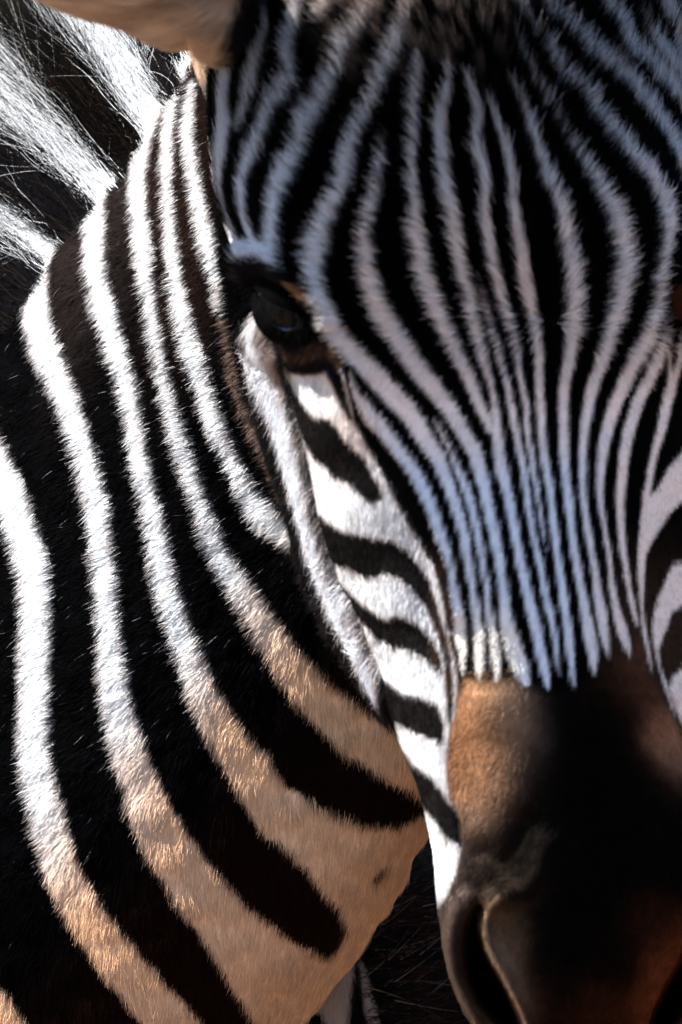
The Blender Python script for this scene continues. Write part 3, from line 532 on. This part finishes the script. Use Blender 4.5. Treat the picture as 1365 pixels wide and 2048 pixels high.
# ---- mane: tufts of long stiff hair along the crest of the neck
def nsurf(u, v):
    a = Vector(P(u, v, -.2)); h_ = bvh['neck'].ray_cast(a, (Vector(P(u, v, .5))-a).normalized()); return h_[0].y if h_[0] else .236
def strands(n, base, spread, tip, tip_spread, length_k, colr, y0, y1, rad_=.0001, curl=1.0, K=8):
    """hair from along a base segment (u,v)-(u,v) to a tip segment"""
    t = rng.random(n); b0 = np.array(base[0]); b1 = np.array(base[1]); e0 = np.array(tip[0]); e1 = np.array(tip[1])
    rb = b0+(b1-b0)*t[:, None] + rng.normal(0, spread, (n, 2)); te = np.clip(t + rng.normal(0, .12, n), -.15, 1.15)
    tp = e0+(e1-e0)*te[:, None] + rng.normal(0, tip_spread, (n, 2)); lk = np.clip(rng.normal(length_k, .28, n), .2, 1.35)
    yb = np.array([nsurf(a_, b_) for a_, b_ in rb]) + np.abs(rng.normal(0, .004, n)) - .001 + y0; yt = yb + y1 + rng.normal(0, .014, n)
    cl = rng.random(n); grp = value_noise(t*900+rng.normal(0, 6, n), np.zeros(n)+tip_spread, 40, int(n))-.5
    s = np.linspace(0, 1, K); out = np.empty((n, K, 3)); dirv = tp-rb; per = np.stack([-dirv[:, 1], dirv[:, 0]], 1)
    amp = (rng.normal(0, .05, n) + grp*.16)*curl; wav = rng.normal(0, .02, n)*curl; wild = rng.random(n) > .93
    amp[wild] += rng.normal(0, .22, wild.sum())*curl
    for k, q in enumerate(s):
        a = q*lk; off = amp*(q**2) + wav*np.sin(q*9+cl*6)
        uv = rb + dirv*a[:, None] + per*off[:, None]
        out[:, k] = P(uv[:, 0], uv[:, 1], yb+(yt-yb)*a)
    r = rad_*np.clip(rng.normal(1, .2, n), .5, 1.6)[:, None]*np.interp(s, [0, .7, 1], [1, .8, .15])
    c = np.array(colr)*np.clip(rng.normal(1, .16, n), .5, 1.5)[:, None]
    return out, r, c
WH = (.50,.52,.54); BK = (.010,.009,.010); BR = (.05,.032,.022)
tufts = [  # base segment, tip segment, colour, count, label
 (((380,118),(350,148)),((368,40),(325,75)),WH,1300,'short white tuft of mane beside the ear'),
 (((345,155),(318,205)),((255,55),(215,95)),(.003,.003,.004),2600,None),
 (((318,190),(268,262)),((160,-40),(80,-5)),WH,4600,'white tuft of mane nearest the ear'),
 (((268,255),(215,330)),((60,-10),(-30,95)),(.0016,.0013,.0012),4200,None),
 (((222,318),(165,395)),((-25,40),(-115,130)),WH,4600,'white tuft of mane in the middle'),
 (((168,385),(112,460)),((-60,150),(-140,260)),(.003,.003,.004),4200,None),
 (((112,448),(62,525)),((-80,250),(-190,380)),WH,3400,'white tuft of mane at the left edge'),
 (((70,515),(0,640)),((-120,350),(-260,520)),(.003,.003,.004),4200,None)]
for b, t, c, n, lb in tufts:
    b = tuple((p_[0]+16, p_[1]+18) for p_ in b); n = int(n*(.28 if lb else 1.6))
    o1 = strands(n, b, 7, t, 15, .72, c, 0, .065, curl=1.2)
    sh = strands(n//2, b, 9, ((b[0][0]*.55+t[0][0]*.45, b[0][1]*.55+t[0][1]*.45), (b[1][0]*.55+t[1][0]*.45, b[1][1]*.55+t[1][1]*.45)), 9, .9, c, 0, .04)
    al = [np.concatenate(z) for z in zip(o1, sh)]
    tip_b = (al[2].mean() < .1) & (rng.random(len(al[2])) < .12); al[2][tip_b] = np.array(BR)*rng.uniform(.1, .6, (tip_b.sum(), 1))
    hair_object('mane_tuft', zebra, al[0], al[1], al[2], label=lb)
# dark underlay of the mane, further from the viewer
o = strands(9000, ((400,100),(0,640)), 10, ((200,-160),(-300,380)), 30, .85, (.0012,.001,.001), .012, .085, .0003)
hair_object('mane_underhair', zebra, *o)

# ---- long wisps under the throat
def wisps(n, seed):
    g = np.random.default_rng(seed); out = np.empty((n, 8, 3)); s = np.linspace(0, 1, 8)
    for i in range(n):
        u0 = g.uniform(715, 850); v0 = g.uniform(1760, 2100); a = g.uniform(-.75, .25); Lh = g.uniform(60, 190); bend = g.uniform(-60, 50); y = g.uniform(.25, .36)
        uu = u0 + Lh*s*math.cos(a) ; vv = v0 + Lh*s*math.sin(a) + bend*s*s; out[i] = P(uu, vv, y + .02*s)
    c = np.where((g.random(n) < .05)[:, None], (.12,.09,.075), np.where((g.random(n) < .3)[:, None], (.022,.009,.007), (.003,.003,.003)))
    r = np.full((n, 8), .00022)*np.interp(s, [0, 1], [1, .2]); return out, r, c
hair_object('throat_wisps', zebra, *wisps(1300, 5))

# ------------------------------------------------------------------ eyes
def eye_nodes(n, l, b): pass
M_eye = mat('eye_gloss', (.004,.002,.0012), .13, .10, build=eye_nodes)
M_tear = mat('wet_lid_edge', (.02,.05,.12), .12, .8)  # blue base stands in for sky reflected in the tear film
M_lid = mat('lid_skin', (.0004,.0004,.0005), .8, .01)
def sphere(name, c, r, material, parent, squash=1.0):
    m_ = bpy.data.meshes.new(name); b_ = bmesh.new(); bmesh.ops.create_uvsphere(b_, u_segments=48, v_segments=32, radius=r); b_.to_mesh(m_); b_.free()
    m_.materials.append(material); m_.polygons.foreach_set('use_smooth', [True]*len(m_.polygons)); o = child(name, m_, parent); o.location = c; return o
def tube(name, pts, rad_, material, parent, seg=10):
    v_, f_ = capsule(pts, rad_, seg, 8); m_ = bpy.data.meshes.new(name); m_.from_pydata([tuple(map(float, q)) for q in v_], [], f_)
    b_ = bmesh.new(); b_.from_mesh(m_); bmesh.ops.recalc_face_normals(b_, faces=b_.faces); b_.to_mesh(m_); b_.free()
    m_.materials.append(material); m_.polygons.foreach_set('use_smooth', [True]*len(m_.polygons)); return child(name, m_, parent)
def surf(u, v):                      # depth of the unsculpted head under a traced point
    a = Vector(P(u, v, -.3)); d = (Vector(P(u, v, .3)) - a).normalized(); h_ = bvh['head'].ray_cast(a, d); return h_[0].y if h_[0] else .05
def lid(name, c, r, keep, th):
    v_, f_ = [], []; nu, nw = 90, 60
    for i in range(nw+1):
        for j in range(nu):
            a_, b_ = math.pi*i/nw, 2*math.pi*j/nu; v_.append((c[0]+r*math.sin(a_)*math.cos(b_), c[1]-r*math.cos(a_), c[2]+r*math.sin(a_)*math.sin(b_)))
    for i in range(nw):
        for j in range(nu):
            q = [i*nu+j, i*nu+(j+1) % nu, (i+1)*nu+(j+1) % nu, (i+1)*nu+j]; m_ = np.mean([v_[k] for k in q], 0)
            if m_[1] < c[1]+r*.35 and keep(*[float(t) for t in UV(m_)]): f_.append(q)
    m = bpy.data.meshes.new(name); m.from_pydata(v_, [], f_); b_ = bmesh.new(); b_.from_mesh(m)
    bmesh.ops.delete(b_, geom=[x for x in b_.verts if not x.link_faces], context='VERTS'); bmesh.ops.recalc_face_normals(b_, faces=b_.faces); b_.to_mesh(m); b_.free()
    m.materials.append(M_lid); m.polygons.foreach_set('use_smooth', [True]*len(m.polygons)); o = child(name, m)
    so_ = o.modifiers.new('thickness', 'SOLIDIFY'); so_.thickness = th; so_.offset = 1; sb = o.modifiers.new('round', 'SUBSURF'); sb.levels = sb.render_levels = 1
    return o
for side in (0, 1):
    mir = (lambda u, v: 2*float(interp(np.array([v]), mids[0], mids[1])[0])-u+14) if side else (lambda u, v: u)
    cu_, cv_ = mir(584, 612), 612
    yc_ = surf(cu_, cv_) + .0165; c = P(cu_, cv_, yc_)
    sphere('eye', Vector(c), .0178, M_eye, zebra)
    up = ([500,515,545,580,615,650,670], [566,582,606,620,640,670,700]); lo = ([500,515,530,550,580,620,655,670], [560,585,622,650,662,664,676,700])
    un = (lambda u, v: 2*float(interp(np.array([v]), mids[0], mids[1])[0])-u+14) if side else (lambda u, v: u)
    lid('eyelid', c, .0190, lambda u, v: v < np.interp(un(u, v), *up), .0022)
    lid('eyelid', c, .0188, lambda u, v: v > np.interp(un(u, v), *lo), .0016)
    rim = [P(mir(a_, b_), b_, c[1] - math.sqrt(max(0, .0188**2 - ((a_-584)**2+(b_-612)**2)*S*S))) for a_, b_ in [(528,628),(538,643),(550,653),(566,659),(584,658),(600,652)]]
    tube('tear_line', rim, [.0002,.0005,.0006,.0006,.0005,.0002], M_tear, zebra, 10)
    n = 260; t = rng.random(n); s = np.linspace(0, 1, 6); out = np.empty((n, 6, 3)); sg = 1 if side else -1
    for i in range(n):
        uu = 522+t[i]*115; vv = float(np.interp(uu, *up)); r_ = .0202; q = np.array(P(mir(uu, vv), vv, 0)); q[1] = c[1]-math.sqrt(max(1e-6, r_*r_-(q[0]-c[0])**2-(q[2]-c[2])**2))
        d = np.array([sg*(.35+rng.normal(0, .25)), -.6, -.55+rng.normal(0, .2)]); l_ = rng.uniform(.006, .014)
        for k in range(6): out[i, k] = q + d*l_*s[k] + np.array([sg*.2, 0, -.7])*l_*s[k]**2*.5
    hair_object('eyelashes', zebra, out, np.full((n, 6), .00014)*np.interp(s, [0, 1], [1, .2]), np.full((n, 3), .004))

# ------------------------------------------------------------------ ground
def ground_nodes(n, l, b):
    tc = n.new('ShaderNodeTexCoord'); a = n.new('ShaderNodeTexNoise'); a.inputs['Scale'].default_value = .35; a.inputs['Detail'].default_value = 8
    g = n.new('ShaderNodeTexNoise'); g.inputs['Scale'].default_value = 30; g.inputs['Detail'].default_value = 8
    vl = n.new('ShaderNodeVectorMath'); vl.operation = 'LENGTH'; l.new(tc.outputs['Object'], vl.inputs[0])
    mr = n.new('ShaderNodeMapRange'); mr.inputs['From Min'].default_value = 4.5; mr.inputs['From Max'].default_value = 7.5; l.new(vl.outputs['Value'], mr.inputs['Value'])
    ad = n.new('ShaderNodeMath'); ad.operation = 'ADD'; l.new(a.outputs['Fac'], ad.inputs[0]); l.new(mr.outputs['Result'], ad.inputs[1])
    r1_ = n.new('ShaderNodeValToRGB'); r1_.color_ramp.elements[0].position = .75; r1_.color_ramp.elements[1].position = 1.1 if False else 1.0
    r1_.color_ramp.elements[0].color = (0, 0, 0, 1); r1_.color_ramp.elements[1].color = (1, 1, 1, 1); l.new(ad.outputs[0], r1_.inputs['Fac'])
    e1 = n.new('ShaderNodeMix'); e1.data_type = 'RGBA'; e1.inputs['A'].default_value = (.13,.075,.045,1); e1.inputs['B'].default_value = (.19,.11,.065,1)
    e2 = n.new('ShaderNodeMix'); e2.data_type = 'RGBA'; e2.inputs['A'].default_value = (.02,.035,.008,1); e2.inputs['B'].default_value = (.06,.07,.022,1)
    l.new(g.outputs['Fac'], e1.inputs['Factor']); l.new(g.outputs['Fac'], e2.inputs['Factor'])
    e3 = n.new('ShaderNodeMix'); e3.data_type = 'RGBA'; l.new(r1_.outputs['Color'], e3.inputs['Factor']); l.new(e1.outputs['Result'], e3.inputs['A']); l.new(e2.outputs['Result'], e3.inputs['B'])
    l.new(e3.outputs['Result'], b.inputs['Base Color'])
    l.new(tc.outputs['Object'], a.inputs['Vector']); l.new(tc.outputs['Object'], g.inputs['Vector'])
M_ground = mat('earth_and_grass', rough=.95, spec=.1, build=ground_nodes)
gm = bpy.data.meshes.new('ground'); gb = bmesh.new(); bmesh.ops.create_grid(gb, x_segments=60, y_segments=60, size=900); gb.to_mesh(gm); gb.free(); gm.materials.append(M_ground)
go = bpy.data.objects.new('ground', gm); scene.collection.objects.link(go); go['kind'] = 'structure'; go['label'] = 'bare reddish earth turning to green grass behind the zebra'
# grass behind the animal
M_grass = mat('grass_green', (.035,.055,.014), .7, .2)
n = 9000; gx_ = rng.uniform(-2.5, 4.0, n); gy_ = rng.uniform(6.0, 16, n); vv_ = []; ff_ = []
for i in range(n):
    x, y = gx_[i], gy_[i]; h_ = rng.uniform(.08, .3); a = rng.uniform(0, math.pi); w_ = .006; lx, ly = rng.normal(0, .06, 2); k = len(vv_)
    cx, cy = math.cos(a)*w_, math.sin(a)*w_
    vv_ += [(x-cx, y-cy, 0), (x+cx, y+cy, 0), (x+cx*.7+lx*.5, y+cy*.7+ly*.5, h_*.6), (x-cx*.7+lx*.5, y-cy*.7+ly*.5, h_*.6), (x+lx, y+ly, h_)]
    ff_ += [(k, k+1, k+2, k+3), (k+3, k+2, k+4)]
gm = bpy.data.meshes.new('grass'); gm.from_pydata(vv_, [], ff_); gm.materials.append(M_grass)
o = bpy.data.objects.new('grass', gm); scene.collection.objects.link(o); o['kind'] = 'stuff'; o['label'] = 'green grass growing on the ground behind the zebra'; o['category'] = 'grass'
